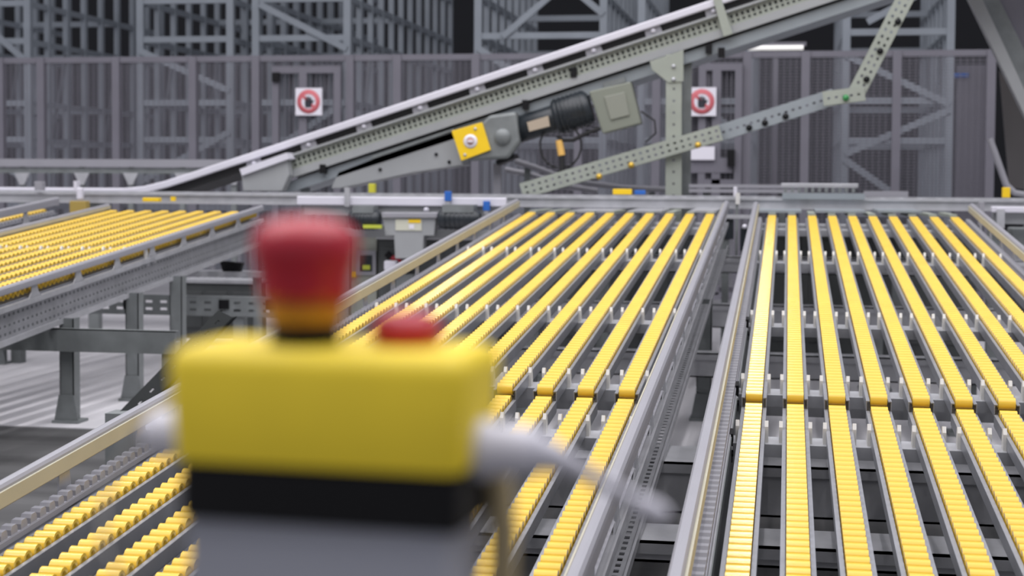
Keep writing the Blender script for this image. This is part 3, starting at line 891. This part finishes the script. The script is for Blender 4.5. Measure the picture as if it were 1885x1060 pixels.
T = fitting('guide_roller', 'roller', 'small pale guide roller at far left on the transverse rail', ALU, 63, 77, 334, 350, 9.25)
T = fitting('yellow_tag', 'tag', 'small yellow tag above the white rail right of the red button', mat('lime_tag', (.55, .52, .04), .5), 678, 689, 338, 355, 9.28)
T = fitting('yellow_label', 'label', 'yellow label on the rail left of the tall post', SIGNY, 1128, 1163, 348, 358, 9.28, .012)
T = fitting('blue_label', 'label', 'blue label right beside the yellow label on the rail', BLUE, 1168, 1188, 350, 358, 9.28, .012)
T = fitting('yellow_block', 'block', 'small yellow block at the right end of the curved pale tube', SIGNY, 1846, 1860, 345, 364, 9.28)
T = fitting('yellow_bar', 'bar', 'slanted yellow bar behind the left roller tracks', SIGNY, 262, 292, 364, 371, 9.1)
part(314, 322, 362, 370, 9.1, .02, 'peg', SIGNY, T)
SP = thing('slotted_plate', at(1510, 352, 9.5), 'slotted pale plate lying on the transverse conveyor at right', 'plate')
part(1438, 1580, 338, 345, 9.5, .20, 'top_plate', GALV, SP, .003)
part(1440, 1592, 356, 366, 9.26, .02, 'front_plate', BLUEG, SP)
for k in range(11):
    part(1443 + 12.5 * k, 1449 + 12.5 * k, 345, 354, 9.5, .03, 'slot_tooth', GALVD, SP)
BR = thing('back_rail', (at(1350, 345, 9.85).x, 9.85, 0), 'pair of pale rails running along behind the transverse conveyor at right', 'rail')
for py in (343, 352):
    part(1268, 1470, py - 3, py + 2, 9.85, .03, 'rail', ALU, BR)
part(1590, 1672, 352, 362, 9.85, .03, 'rail', ALU, BR)
for px in (1300, 1440):
    p = at(px, 352, 9.87); MB().box(p.x - .02, p.x + .02, 9.88, 9.92, 0, p.z).build('leg', GALVD, BR)

# equipment right of the right roller conveyor
RR = thing('side_machine', (at(1850, 400, 8.7).x, 8.7, 0), 'grey machine frame cut off by the right picture edge beside the beige guard', 'machine')
part(1802, 1812, 372, 415, 8.72, .05, 'upright', ALU, RR)
part(1825, 1960, 381, 391, 8.75, .04, 'front_rail', WHITE, RR, .005)
part(1828, 1960, 391, 412, 8.80, .04, 'side_plate', GREY, RR)
part(1835, 1850, 385, 420, 8.72, .04, 'clamp', GALV, RR)
part(1860, 1960, 420, 455, 8.9, .15, 'gearbox', GALVD, RR, .01)
for px in (1830, 1950):
    p = at(px, 400, 8.85); MB().box(p.x - .03, p.x + .03, 8.84, 8.9, 0, p.z).build('leg', GALVD, RR)

# ------------------------------------------------------------------ background conveyor at the left and chute at the right
BC = thing('background_conveyor', (at(200, 300, 11.6).x, 11.6, 0), 'pale straight conveyor in front of the fence at left', 'conveyor')
part(-40, 455, 294, 306, 11.6, .03, 'front_rail', ALU, BC)
part(-40, 455, 310, 318, 11.62, .03, 'lower_rail', GALVD, BC)
part(-40, 455, 297, 303, 11.95, .03, 'rear_rail', ALU, BC)
for px in (40, 150, 240, 335, 430):
    p = at(px, 318, 11.63)
    MB().box(p.x - .02, p.x + .02, 11.63, 11.66, 0, p.z + .05).build('leg', GALVD, BC)
    pxprism([(px - 14, 318), (px + 14, 318), (px + 4, 340), (px - 4, 340)], 11.61, .01).build('gusset', GALV, BC)
BP = thing('curved_guard', at(1000, 320, 10.8), 'pale guard tube dipping behind the motor cable to the tall post', 'guard')
MB().tube([at(948, 296, 10.8), at(985, 308, 10.8), at(1030, 325, 10.8), at(1080, 337, 10.8), at(1150, 346, 10.8), at(1260, 350, 10.8)], .022, 10).build('tube', ALU, BP)
MB().tube([at(930, 312, 10.9), at(980, 322, 10.9), at(1040, 342, 10.9), at(1100, 352, 10.9)], .022, 10).build('rear_tube', ALU, BP)
for px, py in ((970, 304), (1200, 348)):
    p = at(px, py, 10.8); MB().box(p.x - .02, p.x + .02, 10.81, 10.85, 0, p.z).build('leg', GALVD, BP)
CH = thing('steep_chute', (at(1850, 300, 10.5).x, 10.5, 0), 'steep grey chute frame slanting down to the right picture edge', 'chute')
pxprism([(1775, -20), (1800, -20), (1900, 195), (1900, 240)], 10.5, .10).build('lower_beam', GREY, CH)
pxprism([(1800, -20), (1830, -20), (1900, 120), (1900, 195)], 10.62, .04).build('side_panel', GALVD, CH)
pxprism([(1832, -20), (1930, -20), (1930, 190), (1880, 100)], 10.66, .03).build('back_panel', FENCE, CH)
MB().tube([at(1822, 255, 10.45), at(1838, 300, 10.45), at(1852, 340, 10.45), at(1868, 355, 10.45), at(1910, 362, 10.45)], .022, 10).build('guard_tube', ALU, CH)
p = at(1905, 215, 10.55); MB().box(p.x - .05, p.x + .05, 10.5, 10.6, 0, p.z).build('leg', GALVD, CH)
pxprism([(1840, 130), (1900, 220), (1900, 350), (1858, 345)], 11.2, .03).build('dark_panel', mat('dark_brown_panel', (.07, .065, .065), .5), CH)
DP = thing('tall_panel', (at(1790, 200, 13.2).x, 13.25, 0), 'tall lilac-grey panel behind the fence end at right', 'panel')
a, b_ = at(1762, 120, 13.15), at(1826, 120, 13.15)
MB().box(a.x, b_.x, 13.15, 13.19, 0, a.z).build('sheet', FENCE, DP)
part(1757, 1783, 133, 142, 13.12, .03, 'blue_latch', BLUE, DP)

MEC = thing('gate_mechanism', (at(1350, 420, 8.9).x, 8.9, 0), 'small dark mechanism between the far ends of middle and right conveyors', 'mechanism')
part(1330, 1388, 396, 402, 8.9, .06, 'top_bar', GALV, MEC)
part(1332, 1350, 404, 440, 8.92, .08, 'left_housing', DARK, MEC, .004)
part(1362, 1386, 420, 462, 8.92, .08, 'right_housing', DARK, MEC, .004)
p = at(1371, 417, 8.9)
MB().lathe([(0, -.03), (.013, -.024), (.014, 0)], lambda x_, y_, h: Vector((p.x + x_, p.y + h, p.z + y_)), 12).build('white_knob', WHITE, MEC)
for px in (1336, 1384):
    q = at(px, 400, 8.95); MB().box(q.x - .02, q.x + .02, 8.93, 8.98, 0, q.z).build('leg', GALVD, MEC)
